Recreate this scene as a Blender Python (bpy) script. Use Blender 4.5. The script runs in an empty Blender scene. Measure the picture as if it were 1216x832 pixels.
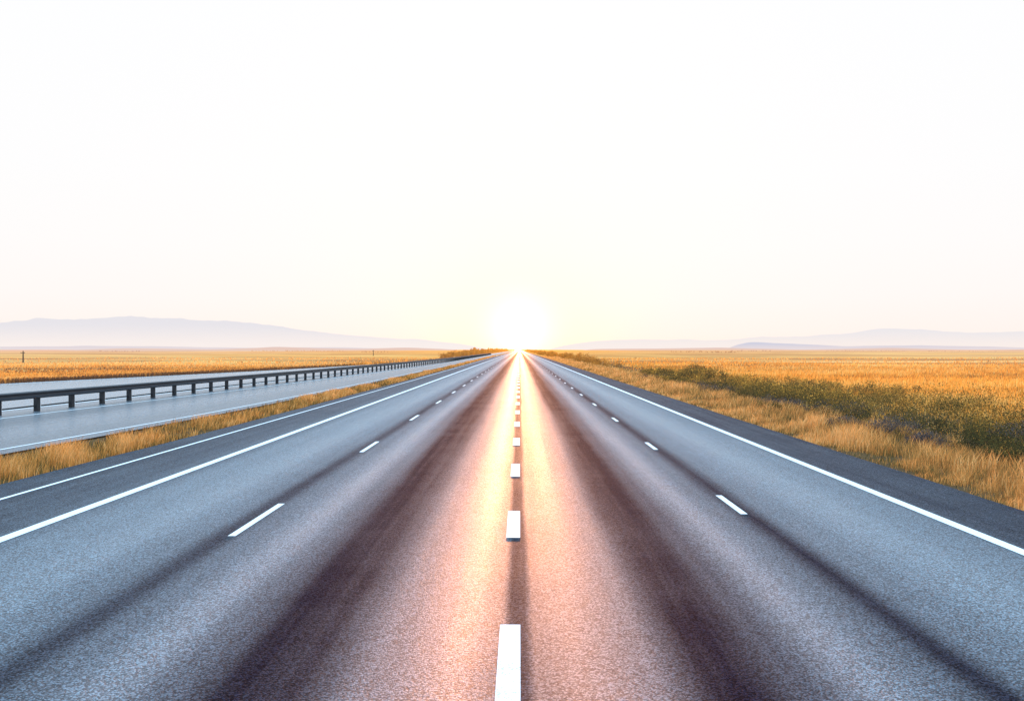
import bpy, math, numpy as np
from mathutils import Vector
rng=np.random.default_rng(7)
S=bpy.context.scene
S.view_settings.view_transform='Standard'; S.view_settings.look='None'; S.view_settings.exposure=0
H=2.6; F=946.0
SUN_EL=math.radians(1.35)

# ---------- helpers ----------
def link(o,parent=None):
    S.collection.objects.link(o)
    if parent: o.parent=parent
    return o
def mesh_obj(name,verts,faces,mat,parent=None,smooth=False):
    me=bpy.data.meshes.new(name); me.from_pydata([tuple(map(float,v)) for v in verts],[],[tuple(map(int,f)) for f in faces]); me.update()
    if smooth:
        me.polygons.foreach_set('use_smooth',[True]*len(me.polygons))
    o=bpy.data.objects.new(name,me); me.materials.append(mat); return link(o,parent)
def tri_obj(name,V,T,C,mat,parent=None):
    me=bpy.data.meshes.new(name)
    me.vertices.add(len(V)); me.vertices.foreach_set('co',V.astype(np.float32).ravel())
    n=len(T); me.loops.add(n*3); me.loops.foreach_set('vertex_index',T.astype(np.int32).ravel())
    me.polygons.add(n); me.polygons.foreach_set('loop_start',np.arange(0,n*3,3,dtype=np.int32))
    me.polygons.foreach_set('loop_total',np.full(n,3,dtype=np.int32))
    me.update(calc_edges=True)
    a=me.color_attributes.new('Col','FLOAT_COLOR','POINT')
    c4=np.ones((len(V),4),np.float32); c4[:,:3]=C; a.data.foreach_set('color',c4.ravel())
    me.materials.append(mat); o=bpy.data.objects.new(name,me); return link(o,parent)
_lat=rng.random((8,257,257))
def vn(x,y,s,k=0):
    x=np.asarray(x,float)/s+1000.3; y=np.asarray(y,float)/s+1000.7
    xi=np.floor(x).astype(int); yi=np.floor(y).astype(int); fx=x-xi; fy=y-yi
    fx=fx*fx*(3-2*fx); fy=fy*fy*(3-2*fy); L=_lat[k%8]
    a=L[xi%256,yi%256]; b=L[(xi+1)%256,yi%256]; c=L[xi%256,(yi+1)%256]; d=L[(xi+1)%256,(yi+1)%256]
    return (a*(1-fx)+b*fx)*(1-fy)+(c*(1-fx)+d*fx)*fy
def sstep(a,b,x):
    t=np.clip((x-a)/(b-a),0,1); return t*t*(3-2*t)
def curve(Y,X):
    Y=np.array(Y,float); X=np.array(X,float); g=np.linspace(math.log(3),math.log(9000),400)
    v=np.interp(g,np.log(np.maximum(Y,3)),X); k=np.exp(-np.linspace(-2,2,25)**2); k/=k.sum()
    v=np.convolve(np.pad(v,12,mode='edge'),k,'valid')
    return lambda y: np.interp(np.log(np.maximum(np.asarray(y,float),3)),g,v)
XA=curve([3,15,26,60,150,9000],[-10.1,-10.05,-9.8,-9.6,-9.5,-9.5])
XN=curve([3,19.7,34,60,110,164,9000],[-14.2,-12.9,-12.0,-11.5,-11.2,-11.1,-11.1])
XG=curve([3,31,44,77,117,164,9000],[-21.4,-20.6,-19.6,-17.9,-16.4,-15.2,-14.6])
XF=curve([3,61,79,117,189,400,9000],[-48,-40,-35.5,-28.5,-21.5,-18,-17.5])
XR=8.15

# ---------- node helpers ----------
class NT:
    def __init__(s,tree): s.t=tree; s.n=tree.nodes; s.l=tree.links; s.n.clear()
    def node(s,ty,**kw):
        n=s.n.new(ty)
        for k,v in kw.items(): setattr(n,k,v)
        return n
    def put(s,inp,v):
        if v is None: return
        if isinstance(v,bpy.types.NodeSocket): s.l.new(v,inp)
        else: inp.default_value=v
    def m(s,op,a,b=None,c=None,clamp=False):
        n=s.node('ShaderNodeMath',operation=op,use_clamp=clamp); s.put(n.inputs[0],a); s.put(n.inputs[1],b); s.put(n.inputs[2],c); return n.outputs[0]
    def vm(s,op,a,b=None):
        n=s.node('ShaderNodeVectorMath',operation=op); s.put(n.inputs[0],a); s.put(n.inputs[1],b)
        return n.outputs['Value'] if op in('LENGTH','DOT_PRODUCT') else n.outputs[0]
    def mix(s,f,a,b,blend='MIX'):
        n=s.node('ShaderNodeMix',data_type='RGBA',blend_type=blend); s.put(n.inputs[0],f)
        for i,v in((6,a),(7,b)):
            if isinstance(v,(tuple,list)) and len(v)==3: v=(*v,1)
            s.put(n.inputs[i],v)
        return n.outputs[2]
    def noise(s,vec,scale,detail=3,rough=.5):
        n=s.node('ShaderNodeTexNoise'); s.put(n.inputs['Vector'],vec); n.inputs['Scale'].default_value=scale
        n.inputs['Detail'].default_value=detail; n.inputs['Roughness'].default_value=rough; return n.outputs['Fac']
    def voro(s,vec,scale):
        n=s.node('ShaderNodeTexVoronoi'); s.put(n.inputs['Vector'],vec); n.inputs['Scale'].default_value=scale
        sp=s.node('ShaderNodeSeparateColor'); s.put(sp.inputs[0],n.outputs['Color']); return n.outputs['Distance'],sp.outputs[0]
    def mr(s,v,a,b,c=0.,d=1.):
        n=s.node('ShaderNodeMapRange',interpolation_type='SMOOTHSTEP'); s.put(n.inputs[0],v)
        for i,q in enumerate((a,b,c,d)): s.put(n.inputs[i+1],q)
        return n.outputs[0]
    def ramp(s,f,stops,interp='LINEAR'):
        n=s.node('ShaderNodeValToRGB'); s.put(n.inputs[0],f); r=n.color_ramp; r.interpolation=interp
        while len(r.elements)<len(stops): r.elements.new(.5)
        for e,(p,c) in zip(r.elements,stops): e.position=p; e.color=(*c,1) if len(c)==3 else c
        return n.outputs[0]
def mat(name):
    m=bpy.data.materials.new(name); m.use_nodes=True; m.cycles.emission_sampling='NONE'; return m,NT(m.node_tree)
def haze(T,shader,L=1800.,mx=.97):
    """aerial perspective painted in as emission by world position (morning haze, warmer toward the sun azimuth)"""
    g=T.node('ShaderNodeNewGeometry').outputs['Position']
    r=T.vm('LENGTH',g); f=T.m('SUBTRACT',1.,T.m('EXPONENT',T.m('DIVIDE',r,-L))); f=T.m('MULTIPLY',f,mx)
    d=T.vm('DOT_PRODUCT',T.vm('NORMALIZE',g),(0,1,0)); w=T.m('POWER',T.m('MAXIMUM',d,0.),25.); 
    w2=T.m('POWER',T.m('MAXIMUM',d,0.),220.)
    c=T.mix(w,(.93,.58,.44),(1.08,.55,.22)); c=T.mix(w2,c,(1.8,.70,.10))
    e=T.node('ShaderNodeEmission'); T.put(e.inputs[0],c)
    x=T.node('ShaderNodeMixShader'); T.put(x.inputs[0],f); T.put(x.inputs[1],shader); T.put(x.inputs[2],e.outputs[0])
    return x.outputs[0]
def out(T,sh): 
    o=T.node('ShaderNodeOutputMaterial'); T.put(o.inputs[0],sh)

# ---------- asphalt ----------
def asphalt(name,stops,xr,dark,light,base_rough=(.68,.38)):
    m,T=mat(name)
    pos=T.node('ShaderNodeNewGeometry').outputs['Position']
    sx=T.node('ShaderNodeSeparateXYZ'); T.put(sx.inputs[0],pos); X=sx.outputs[0]
    st=T.node('ShaderNodeMapping'); T.put(st.inputs[0],pos); st.inputs['Scale'].default_value=(1,.06,1)
    wob=T.noise(st.outputs[0],.9,3)
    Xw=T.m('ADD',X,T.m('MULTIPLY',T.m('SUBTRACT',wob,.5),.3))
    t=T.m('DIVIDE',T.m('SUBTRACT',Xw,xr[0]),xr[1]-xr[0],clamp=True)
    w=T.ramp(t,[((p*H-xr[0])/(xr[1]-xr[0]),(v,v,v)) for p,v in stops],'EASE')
    st2=T.node('ShaderNodeMapping'); T.put(st2.inputs[0],pos); st2.inputs['Scale'].default_value=(3,.06,1)
    streak=T.noise(st2.outputs[0],1.3,5,.6)
    patch=T.noise(pos,.5,4,.6)
    w=T.m('ADD',w,T.m('MULTIPLY',T.m('SUBTRACT',streak,.5),.26)); w=T.m('ADD',w,T.m('MULTIPLY',T.m('SUBTRACT',patch,.5),.16),clamp=True)
    vd,vc=T.voro(pos,66); g2=T.noise(pos,48,4,.85)
    col=T.mix(w,dark,light)
    gg=T.m('ADD',T.mr(vc,.25,1.,.45,1.85),T.m('MULTIPLY',T.m('SUBTRACT',g2,.5),3.6)); gg=T.m('MULTIPLY',gg,T.mr(vd,.75,.25,.6,1.08)); gg=T.m('MAXIMUM',gg,.03)
    gc=T.node('ShaderNodeCombineXYZ'); [T.put(gc.inputs[i],gg) for i in range(3)]
    col=T.mix(1.,col,gc.outputs[0],'MULTIPLY')
    b=T.node('ShaderNodeBsdfPrincipled'); T.put(b.inputs['Base Color'],col)
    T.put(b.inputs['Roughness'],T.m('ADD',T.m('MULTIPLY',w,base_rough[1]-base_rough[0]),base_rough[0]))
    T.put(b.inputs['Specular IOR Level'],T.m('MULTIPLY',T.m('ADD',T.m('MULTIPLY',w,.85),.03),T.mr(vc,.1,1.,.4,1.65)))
    bu=T.node('ShaderNodeBump'); bu.inputs['Strength'].default_value=.85; bu.inputs['Distance'].default_value=.014
    T.put(bu.inputs['Height'],T.m('ADD',T.m('MULTIPLY',vd,-.55),T.m('ADD',T.m('MULTIPLY',vc,.3),g2))); T.put(b.inputs['Normal'],bu.outputs[0])
    out(T,b.outputs[0]); return m
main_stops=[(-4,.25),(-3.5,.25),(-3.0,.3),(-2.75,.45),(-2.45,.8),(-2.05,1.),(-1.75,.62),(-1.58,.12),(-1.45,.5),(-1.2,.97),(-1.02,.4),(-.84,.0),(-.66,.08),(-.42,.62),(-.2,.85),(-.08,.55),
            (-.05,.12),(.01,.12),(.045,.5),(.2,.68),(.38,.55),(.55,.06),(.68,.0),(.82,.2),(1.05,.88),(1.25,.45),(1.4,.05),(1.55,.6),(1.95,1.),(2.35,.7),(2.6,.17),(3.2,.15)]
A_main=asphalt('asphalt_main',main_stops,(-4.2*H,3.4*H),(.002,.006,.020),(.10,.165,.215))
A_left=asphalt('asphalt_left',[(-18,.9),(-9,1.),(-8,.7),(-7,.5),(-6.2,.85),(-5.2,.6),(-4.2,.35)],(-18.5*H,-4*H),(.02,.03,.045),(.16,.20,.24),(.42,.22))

# paint
Pm,T=mat('road_paint'); pos=T.node('ShaderNodeNewGeometry').outputs['Position']
n=T.noise(pos,40,4,.7); n2=T.noise(pos,3,4,.6)
c=T.mix(T.mr(T.m('ADD',n,T.m('MULTIPLY',n2,.35)),.60,.50,0,.7),(.80,.80,.80),(.22,.23,.26))
b=T.node('ShaderNodeBsdfPrincipled'); T.put(b.inputs['Base Color'],c); b.inputs['Roughness'].default_value=.55; out(T,b.outputs[0])

# ---------- roads ----------
ys=np.concatenate([np.linspace(-40,20,31),np.exp(np.linspace(math.log(20.5),math.log(7000),140))])
def strip(name,fl,fr,z,m,ylist=ys,sub=6,parent=None):
    V=[];Fc=[]
    for y in ylist:
        a=float(fl(y)); b_=float(fr(y))
        for i in range(sub+1): V.append((a+(b_-a)*i/sub,y,z))
    w=sub+1
    for j in range(len(ylist)-1):
        for i in range(sub): Fc.append((j*w+i,j*w+i+1,(j+1)*w+i+1,(j+1)*w+i))
    return mesh_obj(name,V,Fc,m,parent)
def edge_n(y): return float(XA(y))+.10*(vn(0,y,.9,1)-.5)
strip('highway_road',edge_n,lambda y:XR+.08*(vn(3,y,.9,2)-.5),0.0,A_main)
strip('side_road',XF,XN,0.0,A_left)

# markings, one object
V=[];Fc=[]
def quad(x0,x1,y0,y1,z=.005):
    i=len(V); V.extend([(x0,y0,z),(x1,y0,z),(x1,y1,z),(x0,y1,z)]); Fc.append((i,i+1,i+2,i+3))
def line(fx,w,y0=-40,y1=4000):
    yy=ys[(ys>=y0)&(ys<=y1)]
    for a,b_ in zip(yy[:-1],yy[1:]):
        i=len(V); xa=float(fx(a)); xb=float(fx(b_)); V.extend([(xa-w/2,a,.005),(xa+w/2,a,.005),(xb+w/2,b_,.005),(xb-w/2,b_,.005)]); Fc.append((i,i+1,i+2,i+3))
K=F*H
line(lambda y:2.485*H,.19); line(lambda y:-2.73*H,.20); line(lambda y:-3.47*H,.09)
def dashes(cx,w,start,length,period,n=230,k0=-4):
    for k in range(k0,n):
        y0=(start+k*period)*K; quad(cx-w/2,cx+w/2,y0,y0+length*K)
dashes(-.034*H,.19,.00447-.00215,.00074,.002155)
dashes(-1.545*H,.11,.0045,.00095,.0037,150)
dashes(1.365*H,.11,.00513,.00066,.0033,150,0)
line(lambda y:float(XN(y))-.7,.10); line(lambda y:float(XG(y))+1.0,.12); line(lambda y:float(XG(y))-1.6,.15)
line(lambda y:float(XF(y))+1.2,.2); line(lambda y:(float(XF(y))*.5+float(XG(y))*.5),.13)
mesh_obj('road_markings',V,Fc,Pm)

# ---------- ground ----------
Gm,T=mat('ground_fields')
pos=T.node('ShaderNodeNewGeometry').outputs['Position']
sx=T.node('ShaderNodeSeparateXYZ'); T.put(sx.inputs[0],pos)
mp=T.node('ShaderNodeMapping'); T.put(mp.inputs[0],pos); mp.inputs['Scale'].default_value=(.0016,.008,0)
bands=T.noise(mp.outputs[0],1.,5,.65)
mp2=T.node('ShaderNodeMapping'); T.put(mp2.inputs[0],pos); mp2.inputs['Scale'].default_value=(.008,.05,0)
b2=T.noise(mp2.outputs[0],1.,6,.7)
fine=T.noise(pos,2.2,6,.7)
c=T.ramp(bands,[(.3,(.26,.09,.035)),(.40,(.80,.28,.05)),(.47,(.93,.46,.13)),(.53,(.34,.12,.045)),(.58,(.88,.36,.09)),(.66,(.94,.58,.26)),(.74,(.5,.20,.07))])
c=T.mix(T.mr(b2,.50,.66,0,.8),c,(.34,.13,.035))
c=T.mix(T.mr(fine,.4,.7,0,.35),c,(.34,.13,.035))
nearroad=T.m('MULTIPLY',T.mr(sx.outputs[0],-60.,-30.),T.mr(sx.outputs[0],30.,14.))
nearroad=T.m('MULTIPLY',nearroad,T.mr(sx.outputs[1],260.,120.))
soil=T.mix(fine,(.045,.035,.025),(.17,.09,.035))
c=T.mix(nearroad,c,soil)
b=T.node('ShaderNodeBsdfDiffuse'); T.put(b.inputs[0],c)
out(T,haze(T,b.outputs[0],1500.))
gx=np.sinh(np.linspace(-8.2,8.2,171))*8.; gy=np.concatenate([np.linspace(-3000,-50,8),np.linspace(-40,100,50),np.exp(np.linspace(math.log(103),math.log(22000),120))])
GX,GY=np.meshgrid(gx,gy)
def gz(x,y):
    x=np.asarray(x,float); y=np.asarray(y,float)
    off=np.where(x>0,np.maximum(x-9.5,0),np.maximum(-(x-XF(y))-2,0)) ; off=np.where(y<-10,0,off)
    r=np.hypot(x,y)
    a=sstep(0,25,off)*.35; b_=sstep(40,300,off)*sstep(300,1400,r)*7
    return -.05+a*(vn(x,y,22,3)-.5)+b_*(vn(x*.6,y,380,4)*.7+vn(x*.4,y,160,5)*.3-.6)
GZ=gz(GX,GY); nx=len(gx)
V=np.stack([GX.ravel(),GY.ravel(),GZ.ravel()],1)
Fc=[(j*nx+i,j*nx+i+1,(j+1)*nx+i+1,(j+1)*nx+i) for j in range(len(gy)-1) for i in range(nx-1)]
mesh_obj('ground',V,Fc,Gm,smooth=True)

# ---------- grass ----------
def leafmat(name,trans,hz=1500.):
    m,T=mat(name); a=T.node('ShaderNodeAttribute',attribute_name='Col')
    d=T.node('ShaderNodeBsdfDiffuse'); T.put(d.inputs[0],a.outputs['Color'])
    t=T.node('ShaderNodeBsdfTranslucent'); T.put(t.inputs[0],a.outputs['Color'])
    x=T.node('ShaderNodeMixShader'); x.inputs[0].default_value=trans; T.put(x.inputs[1],d.outputs[0]); T.put(x.inputs[2],t.outputs[0])
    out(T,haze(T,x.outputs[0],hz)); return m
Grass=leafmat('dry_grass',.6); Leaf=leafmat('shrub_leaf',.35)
def blades(name,x,y,h,w,cols,lean=.35,z=None):
    n=len(x); z=gz(x,y) if z is None else z
    a=rng.random(n)*2*np.pi; wx=np.cos(a)*w/2; wy=np.sin(a)*w/2
    la=rng.random(n)*2*np.pi; lm=h*lean*(.2+rng.random(n)); lx=np.cos(la)*lm+h*.1; ly=np.sin(la)*lm
    V=np.empty((n,5,3))
    V[:,0]=np.stack([x-wx,y-wy,z-.02],1); V[:,1]=np.stack([x+wx,y+wy,z-.02],1)
    V[:,2]=np.stack([x-wx*.7+lx*.3,y-wy*.7+ly*.3,z+h*.55],1); V[:,3]=np.stack([x+wx*.7+lx*.3,y+wy*.7+ly*.3,z+h*.55],1)
    V[:,4]=np.stack([x+lx,y+ly,z+h],1)
    b=(np.arange(n)*5)[:,None,None]; T_=(b+np.array([[0,1,3],[0,3,2],[2,3,4]])[None]).reshape(-1,3)
    C=np.repeat(cols,5,axis=0)
    return tri_obj(name,V.reshape(-1,3),T_,C,Grass)
def pal(n,base,t):
    base=np.array(base); i=np.clip((t*len(base)).astype(int),0,len(base)-1)
    return base[i]*(.7+.6*rng.random((n,1)))
def logy(n,a,b,p=1.0):
    return np.exp(rng.random(n)*(math.log(b)-math.log(a))+math.log(a))
def lod(y): return np.maximum(.009,y*.00075)
gold=[(.06,.06,.025),(.14,.12,.04),(.38,.20,.06),(.70,.32,.09),(.88,.44,.13),(.93,.56,.22)]
# right verge
n=210000; y=logy(n,7,320); u=rng.random(n)**1.05; wid=3.1+.9*vn(0,y,9,1)+.012*y; x=XR+.02+u*wid
big=vn(x,y,1.1,6)*.6+vn(x,y,.5,7)*.4; cl=vn(x,y,.4,2)*.55+vn(x,y,1.2,3)*.45
keep=rng.random(n)<np.clip((cl-.27)*3.,.05,1); x,y,u,cl,big=x[keep],y[keep],u[keep],cl[keep],big[keep]; n=len(x)
h=(.08+.72*cl*rng.random(n)**.8)*(.34+.75*sstep(0,.4,u))*(1-.4*sstep(.6,1,u))*(.7+.5*big)
blades('grass_verge',x,y,h,lod(y)*(.7+.7*rng.random(n)),pal(n,gold,np.clip(rng.random(n)*.55+cl*.75-.12+(big-.5)*.6-.25*sstep(.6,1,u),0,.999)),.5)
# left strip
n=130000; y=logy(n,8,320); u=rng.random(n); x=XA(y)-.02+u*(XN(y)-XA(y)+.1)
cl=vn(x,y,.6,4)*.6+vn(x,y,3.,5)*.4; dens=np.clip((cl-.3)*2.6,.04,1)*(1-.85*sstep(.4,.85,u)); keep=rng.random(n)<dens; x,y,u,cl=x[keep],y[keep],u[keep],cl[keep]; n=len(x)
h=(.07+.46*cl*rng.random(n)**.5)*(.7+.5*np.sin(np.pi*np.clip(u*1.3,0,1)))
blades('grass_median',x,y,h,lod(y)*(.7+.7*rng.random(n)),pal(n,[(.07,.06,.03),(.17,.13,.04),(.54,.25,.06),(.80,.38,.10),(.88,.50,.18)],np.clip(rng.random(n)*.6+cl*.9-.22-.35*sstep(.4,.8,u),0,.999)),.45)
# right wheat/grass field behind shrubs
n=230000; y=logy(n,16,260); x=13.+(rng.random(n)**1.25)*(y*.8+12)
cl=vn(x,y,2.,6)*.5+vn(x*.4,y,9,7)*.5; hz=sstep(15.5,19,x)
keep=rng.random(n)<np.clip((.06+hz+cl*.2)*(1-.92*sstep(60,180,y)),0,1); x,y,cl,hz=x[keep],y[keep],cl[keep],hz[keep]; n=len(x)
h=(.12+.32*rng.random(n)*(.4+cl))*(.5+.6*hz)
blades('wheat_field',x,y,h,lod(y)*(.8+.8*rng.random(n)),pal(n,[(.26,.11,.03),(.60,.24,.04),(.88,.36,.055),(.95,.45,.08),(.95,.56,.16)],np.clip(rng.random(n)*.45+cl*1.1-.22,0,.999)))
# left field
n=120000; y=logy(n,45,260); x=XF(y)-.3-(rng.random(n)**1.5)*(y*.75+5)
cl=vn(x,y,6,2)*.5+vn(x*.2,y,10,3)*.5; edge=1-sstep(0,5,XF(y)-x)
keep=rng.random(n)<1-.92*sstep(70,180,y); x,y,cl,edge=x[keep],y[keep],cl[keep],edge[keep]; n=len(x)
h=(.1+.25*rng.random(n)*(.5+cl))*(1+.5*edge); t=np.clip(rng.random(n)*.4+cl*1.-.12-.5*edge,0,.999)
blades('wheat_field.001',x,y,h,lod(y)*1.3*(.8+.8*rng.random(n)),pal(n,[(.13,.06,.03),(.50,.20,.04),(.86,.36,.06),(.94,.46,.10),(.95,.58,.2)],t))

# ---------- shrubs (leaf clumps) ----------
LV=[];LC=[]
def shrub(cx,cy,rx,ry,hh,nl,ls,palette,base=None):
    z0=float(gz(cx,cy)) if base is None else base
    k=max(3,int(nl/60)); # sub clumps
    ca=rng.random(k)*2*np.pi; cr=np.sqrt(rng.random(k))*.85
    kx=cx+np.cos(ca)*cr*rx; ky=cy+np.sin(ca)*cr*ry; kz=z0+hh*(1-.6*cr**2)*(.35+.55*rng.random(k)); ks=.22+.2*rng.random(k); kt=rng.random(k)
    i=rng.integers(0,k,nl); d=rng.normal(size=(nl,3)); d/=np.linalg.norm(d,axis=1)[:,None]; r=rng.random(nl)**.4
    sz=ks[i]*np.minimum(hh,1.6)
    P=np.stack([kx[i]+d[:,0]*r*sz*1.3,ky[i]+d[:,1]*r*sz*1.3,np.maximum(kz[i]+d[:,2]*r*sz*.9-(rng.random(nl)**2)*hh*.4,z0)],1)
    A=rng.normal(size=(nl,3)); A[:,2]=np.abs(A[:,2])+.6; A/=np.linalg.norm(A,axis=1)[:,None]; B=rng.normal(size=(nl,3)); B-=A*(A*B).sum(1)[:,None]; B/=np.linalg.norm(B,axis=1)[:,None]
    s=ls*(.6+.8*rng.random(nl))[:,None]
    LV.append(np.stack([P-B*s*.35,P+B*s*.35,P+A*s*1.5],1).reshape(-1,3))
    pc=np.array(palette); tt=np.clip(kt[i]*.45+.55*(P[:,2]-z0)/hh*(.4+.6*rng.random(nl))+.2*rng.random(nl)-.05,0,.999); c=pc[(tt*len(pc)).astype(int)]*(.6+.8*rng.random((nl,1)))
    LC.append(np.repeat(c,3,axis=0))
def flush(name):
    global LV,LC
    V=np.concatenate(LV); C=np.concatenate(LC); tri_obj(name,V,np.arange(len(V)).reshape(-1,3),C,Leaf); LV=[];LC=[]
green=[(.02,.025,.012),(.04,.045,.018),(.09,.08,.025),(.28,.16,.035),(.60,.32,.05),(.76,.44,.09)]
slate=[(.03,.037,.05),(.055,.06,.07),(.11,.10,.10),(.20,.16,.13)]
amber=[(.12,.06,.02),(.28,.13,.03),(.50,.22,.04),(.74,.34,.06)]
yy=13.
while yy<190:
    gap=vn(0,yy,yy*.12+1.5,3)
    xc=13.9+max(0,(30-yy))*.25+(rng.normal()*.8)*(1+yy*.012); w=.8+.9*rng.random()
    hh=(1.4 if yy<32 else .95)*(.35+1.0*rng.random())
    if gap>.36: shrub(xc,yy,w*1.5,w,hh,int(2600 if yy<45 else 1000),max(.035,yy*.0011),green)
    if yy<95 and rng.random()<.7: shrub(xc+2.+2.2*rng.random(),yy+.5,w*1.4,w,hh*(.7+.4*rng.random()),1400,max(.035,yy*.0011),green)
    if yy<60 and rng.random()<.4: shrub(xc+5+3*rng.random(),yy+.5,w*1.3,w,hh*.8,1200,max(.035,yy*.0011),green)
    yy+=w*.9+yy*.014
flush('shrub_mass')
for (a,b_,r,hh) in [(12.0,17.2,1.1,.6),(11.9,18.8,1.1,.6),(12.2,20.6,1.,.6),(12.4,22.6,1.4,.7),(11.6,24.8,1.,.6),(12.9,26,1.2,.6),(11.8,29,1.3,.65),(12.6,32,1.5,.7),(11.9,37,1.3,.55),(13.0,16.2,1.1,.7),(13.6,19.0,1.2,.8),(13.8,21.5,1.2,.8),(12.0,42,1.6,.6),(12.1,48,1.8,.6),(12,55,1.8,.6),(12,70,2,.6),(11.0,21.6,.6,.45),(10.9,27,.7,.45),(10.8,34,.8,.45),(11.1,18.2,.5,.45)]:
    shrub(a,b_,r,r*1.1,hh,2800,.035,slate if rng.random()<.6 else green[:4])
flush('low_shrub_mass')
yy=110.
while yy<1500:
    shrub(11.3+2.5*rng.random(),yy,1.8,2.5,.9+1.0*rng.random()+yy*.0012,450,max(.1,min(yy*.0011,.45)),amber)
    if yy>235: shrub(-20.-3.*rng.random()-(yy>500)*1,yy,2.8,4,(1.6+2.2*rng.random()+min(yy*.0015,1.2))*(.6+.4*sstep(235,300,yy)),900,max(.12,min(yy*.0009,.35)),amber)
    yy+=5+yy*.02
flush('roadside_bushes')
for (px,d,ln) in [(800,900,60),(870,1000,50),(840,700,30),(1100,1200,120),(980,1500,160),(300,1300,160),(120,1100,60),(430,900,40)]:
    X0=(px-617)/F*d
    for q in range(int(ln/7)):
        shrub(X0+q*7+rng.uniform(-3,3),d+rng.uniform(-6,6),5,3,.7+1.1*rng.random(),130,.45,[(.26,.13,.05),(.38,.19,.07),(.5,.26,.09)])
flush('hedgerow')

# ---------- hills ----------
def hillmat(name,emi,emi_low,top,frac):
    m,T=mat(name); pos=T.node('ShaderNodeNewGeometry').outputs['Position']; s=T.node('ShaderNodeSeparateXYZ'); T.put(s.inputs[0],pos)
    c=T.mix(T.mr(s.outputs[2],0.,top),emi_low,emi)  # haze light painted as emission, paler and warmer toward the hill base
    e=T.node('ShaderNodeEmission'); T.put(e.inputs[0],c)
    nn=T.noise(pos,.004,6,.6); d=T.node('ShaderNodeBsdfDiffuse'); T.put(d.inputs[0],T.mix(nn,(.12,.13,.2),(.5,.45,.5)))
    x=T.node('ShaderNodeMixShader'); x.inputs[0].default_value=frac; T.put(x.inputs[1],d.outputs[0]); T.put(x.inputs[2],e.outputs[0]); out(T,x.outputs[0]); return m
def ridge(name,prof,dist,depth,m,k,rough=.06):
    px=np.array([p[0] for p in prof],float); py=np.array([p[1] for p in prof],float)
    xs=np.linspace(px[0],px[-1],260); hs=np.maximum(414.5-np.interp(xs,px,py),-3)
    kk=np.hanning(13); kk/=kk.sum(); hs=np.convolve(np.pad(hs,6,mode='edge'),kk,'valid')
    az=np.arctan((xs-617)/F); V=[];R=9
    for j in range(R):
        t=j/(R-1); D=dist+depth*(t-1)
        for i,a in enumerate(az):
            r=D/math.cos(a); hz=hs[i]/F*dist*(math.sin(t*math.pi/2)**1.3)
            X=r*math.sin(a);Y=D
            hz*=1+rough*(float(vn(X,Y,dist*.03,k))-.5)*2*(.4+t)+rough*.6*(float(vn(X,Y,dist*.008,k+1))-.5)
            V.append((X,Y,hz-8*(1-t)))
    w=len(az)
    Fc=[(j*w+i,j*w+i+1,(j+1)*w+i+1,(j+1)*w+i) for j in range(R-1) for i in range(w-1)]
    return mesh_obj(name,V,Fc,m,smooth=True)
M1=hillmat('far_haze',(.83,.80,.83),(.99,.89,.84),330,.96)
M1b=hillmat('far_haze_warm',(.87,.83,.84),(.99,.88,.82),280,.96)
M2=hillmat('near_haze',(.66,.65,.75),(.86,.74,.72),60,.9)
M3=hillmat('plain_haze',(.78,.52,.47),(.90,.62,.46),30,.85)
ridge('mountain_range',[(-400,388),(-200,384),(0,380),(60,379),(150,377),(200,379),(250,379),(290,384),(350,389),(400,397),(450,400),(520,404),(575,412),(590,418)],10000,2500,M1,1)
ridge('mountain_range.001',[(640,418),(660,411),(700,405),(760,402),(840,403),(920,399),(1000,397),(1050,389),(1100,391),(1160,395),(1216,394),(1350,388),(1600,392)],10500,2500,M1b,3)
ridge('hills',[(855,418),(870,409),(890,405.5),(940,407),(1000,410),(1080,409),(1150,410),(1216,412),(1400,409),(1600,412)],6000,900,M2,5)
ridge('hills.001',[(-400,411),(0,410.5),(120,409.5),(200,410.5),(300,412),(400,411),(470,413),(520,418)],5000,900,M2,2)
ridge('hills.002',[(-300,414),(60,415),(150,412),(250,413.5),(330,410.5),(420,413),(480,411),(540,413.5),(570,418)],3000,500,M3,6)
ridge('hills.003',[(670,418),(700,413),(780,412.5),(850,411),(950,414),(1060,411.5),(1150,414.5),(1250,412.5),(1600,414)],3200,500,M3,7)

# ---------- guardrail ----------
St,T=mat('galvanised_steel'); pos=T.node('ShaderNodeNewGeometry').outputs['Position']; nn=T.noise(pos,5,5,.6)
b=T.node('ShaderNodeBsdfPrincipled'); T.put(b.inputs['Base Color'],T.mix(nn,(.012,.014,.022),(.04,.045,.058))); b.inputs['Metallic'].default_value=.2; b.inputs['Roughness'].default_value=.5; out(T,b.outputs[0])
Pst,T=mat('dark_post'); pos=T.node('ShaderNodeNewGeometry').outputs['Position']; nn=T.noise(pos,9,5,.6)
b=T.node('ShaderNodeBsdfPrincipled'); T.put(b.inputs['Base Color'],T.mix(nn,(.008,.009,.014),(.03,.03,.035))); b.inputs['Roughness'].default_value=.7; out(T,b.outputs[0])
gr=bpy.data.objects.new('guardrail',None); link(gr)
prof=[(0,.56),(.02,.565),(.075,.60),(.08,.635),(.02,.68),(.015,.715),(.02,.75),(.08,.795),(.075,.83),(.02,.865),(0,.87),(-.004,.87),(-.004,.56)]
gy2=np.arange(22,420,2.3); V=[];Fc=[]
for yv in gy2:
    xg=float(XG(yv))
    for (o_,z_) in prof: V.append((xg+.10+o_,yv,z_))
w=len(prof)
for j in range(len(gy2)-1):
    for i in range(w): Fc.append((j*w+i,j*w+(i+1)%w,(j+1)*w+(i+1)%w,(j+1)*w+i))
mesh_obj('rail',V,Fc,St,gr)
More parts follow.
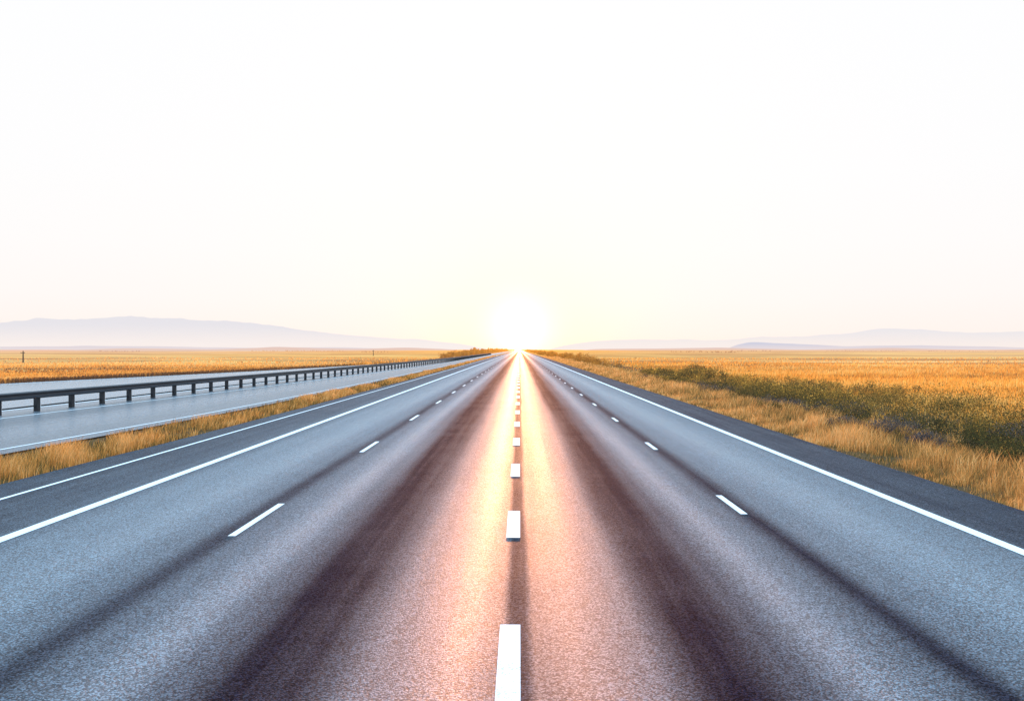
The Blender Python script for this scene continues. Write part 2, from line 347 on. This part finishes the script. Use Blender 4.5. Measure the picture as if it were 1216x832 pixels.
def boxes(name,lst,m,parent):
    V=[];Fc=[]
    for (x0,x1,y0,y1,z0,z1) in lst:
        i=len(V); V+= [(x0,y0,z0),(x1,y0,z0),(x1,y1,z0),(x0,y1,z0),(x0,y0,z1),(x1,y0,z1),(x1,y1,z1),(x0,y1,z1)]
        Fc+=[(i,i+3,i+2,i+1),(i+4,i+5,i+6,i+7),(i,i+1,i+5,i+4),(i+1,i+2,i+6,i+5),(i+2,i+3,i+7,i+6),(i+3,i,i+4,i+7)]
    o=mesh_obj(name,V,Fc,m,parent); bv=o.modifiers.new('b','BEVEL'); bv.width=.008; bv.segments=1; return o
boxes('posts',[(float(XG(v))-.14,float(XG(v))+.03,v-.11,v+.11,-.04,.83) for v in gy2],Pst,gr)
boxes('blockouts',[(float(XG(v))+.033,float(XG(v))+.093,v-.07,v+.07,.58,.85) for v in gy2],Pst,gr)
boxes('lower_rail',[(float(XG(v))-.03+(float(XG(v+2.3))-float(XG(v)))*.5-.02,float(XG(v))+.02+(float(XG(v+2.3))-float(XG(v)))*.5,v+.12,v+2.18,.20,.26) for v in gy2[:-1]],Pst,gr)

# utility pole
Wd,T=mat('weathered_wood'); pos=T.node('ShaderNodeNewGeometry').outputs['Position']; nn=T.noise(pos,3,5,.6)
b=T.node('ShaderNodeBsdfPrincipled'); T.put(b.inputs['Base Color'],T.mix(nn,(.05,.035,.03),(.12,.09,.07))); b.inputs['Roughness'].default_value=.85; out(T,b.outputs[0])
def pole(px,d,hh):
    e=bpy.data.objects.new('utility_pole',None); link(e); X=(px-617)/F*d; z0=float(gz(X,d)); e.location=(X,d,z0)
    V=[];Fc=[];N=10
    for j,(z,r) in enumerate([(-.3,.16),(hh*.5,.13),(hh,.10)]):
        for i in range(N): a=2*math.pi*i/N; V.append((r*math.cos(a),r*math.sin(a),z))
    for j in range(2):
        for i in range(N): Fc.append((j*N+i,j*N+(i+1)%N,(j+1)*N+(i+1)%N,(j+1)*N+i))
    Fc.append(tuple(range(2*N,3*N))); mesh_obj('shaft',V,Fc,Wd,e)
    boxes('crossarm',[(-.45,.45,-.17,-.11,hh-.5,hh-.40)],Wd,e)
    boxes('insulators',[(q-.04,q+.04,-.18,-.10,hh-.398,hh-.27) for q in(-.38,.38)],Wd,e)
pole(24,170,2.5); pole(443,330,2.4)

# ---------- world ----------
W=bpy.data.worlds.new('World'); S.world=W; W.use_nodes=True; T=NT(W.node_tree)
sky=T.node('ShaderNodeTexSky',sky_type='NISHITA'); sky.sun_disc=False; sky.sun_elevation=SUN_EL; sky.sun_rotation=0.; sky.air_density=1.; sky.dust_density=1.
tc=T.node('ShaderNodeTexCoord').outputs['Generated']; dr=T.vm('NORMALIZE',tc)
s=T.node('ShaderNodeSeparateXYZ'); T.put(s.inputs[0],dr)
z=s.outputs[2]
veil=T.ramp(z,[(0,(.985,.875,.80)),(.02,(.985,.905,.86)),(.06,(.985,.94,.92)),(.12,(.985,.965,.96)),(.2,(.985,.98,.985)),(.40,(.985,.99,1.0)),(.55,(1.1,1.6,1.95)),(.8,(1.3,2.2,3.1)),(1,(1.3,2.3,3.3))])
sd=(0,math.cos(SUN_EL),math.sin(SUN_EL))
dt=T.m('MAXIMUM',T.vm('DOT_PRODUCT',dr,sd),0.)
g1=T.m('POWER',dt,1500.); g2=T.m('POWER',dt,200.); g3=T.m('POWER',dt,30.)
def scl(c,f):
    n=T.node('ShaderNodeVectorMath',operation='SCALE'); n.inputs[0].default_value=c; T.put(n.inputs['Scale'],f); return n.outputs[0]
add=T.vm('ADD',T.vm('ADD',scl((1.8,.9,.42),g1),scl((.5,.10,-.06),g2)),scl((.12,.03,-.01),g3))
sk=T.node('ShaderNodeVectorMath',operation='SCALE'); T.put(sk.inputs[0],sky.outputs[0]); sk.inputs['Scale'].default_value=.005
tot=T.vm('ADD',T.vm('ADD',veil,add),sk.outputs[0])
bg=T.node('ShaderNodeBackground'); T.put(bg.inputs[0],tot); bg.inputs[1].default_value=1.
wo=T.node('ShaderNodeOutputWorld'); T.put(wo.inputs[0],bg.outputs[0])

# sun
L=bpy.data.lights.new('sun','SUN'); L.energy=2.2; L.angle=math.radians(.6); L.color=(1,.34,.09)
so=bpy.data.objects.new('sun',L); link(so); so.rotation_euler=Vector((0,-math.cos(SUN_EL),-math.sin(SUN_EL))).to_track_quat('-Z','Y').to_euler()

# camera
cam=bpy.data.cameras.new('camera'); cam.sensor_width=36; cam.lens=F/1216*36; cam.clip_end=60000; cam.clip_start=.05
co=bpy.data.objects.new('camera',cam); link(co); co.location=(0,0,H)
co.rotation_euler=(math.radians(90)-1.0/F*1.0,0,math.atan(9/F))
S.camera=co
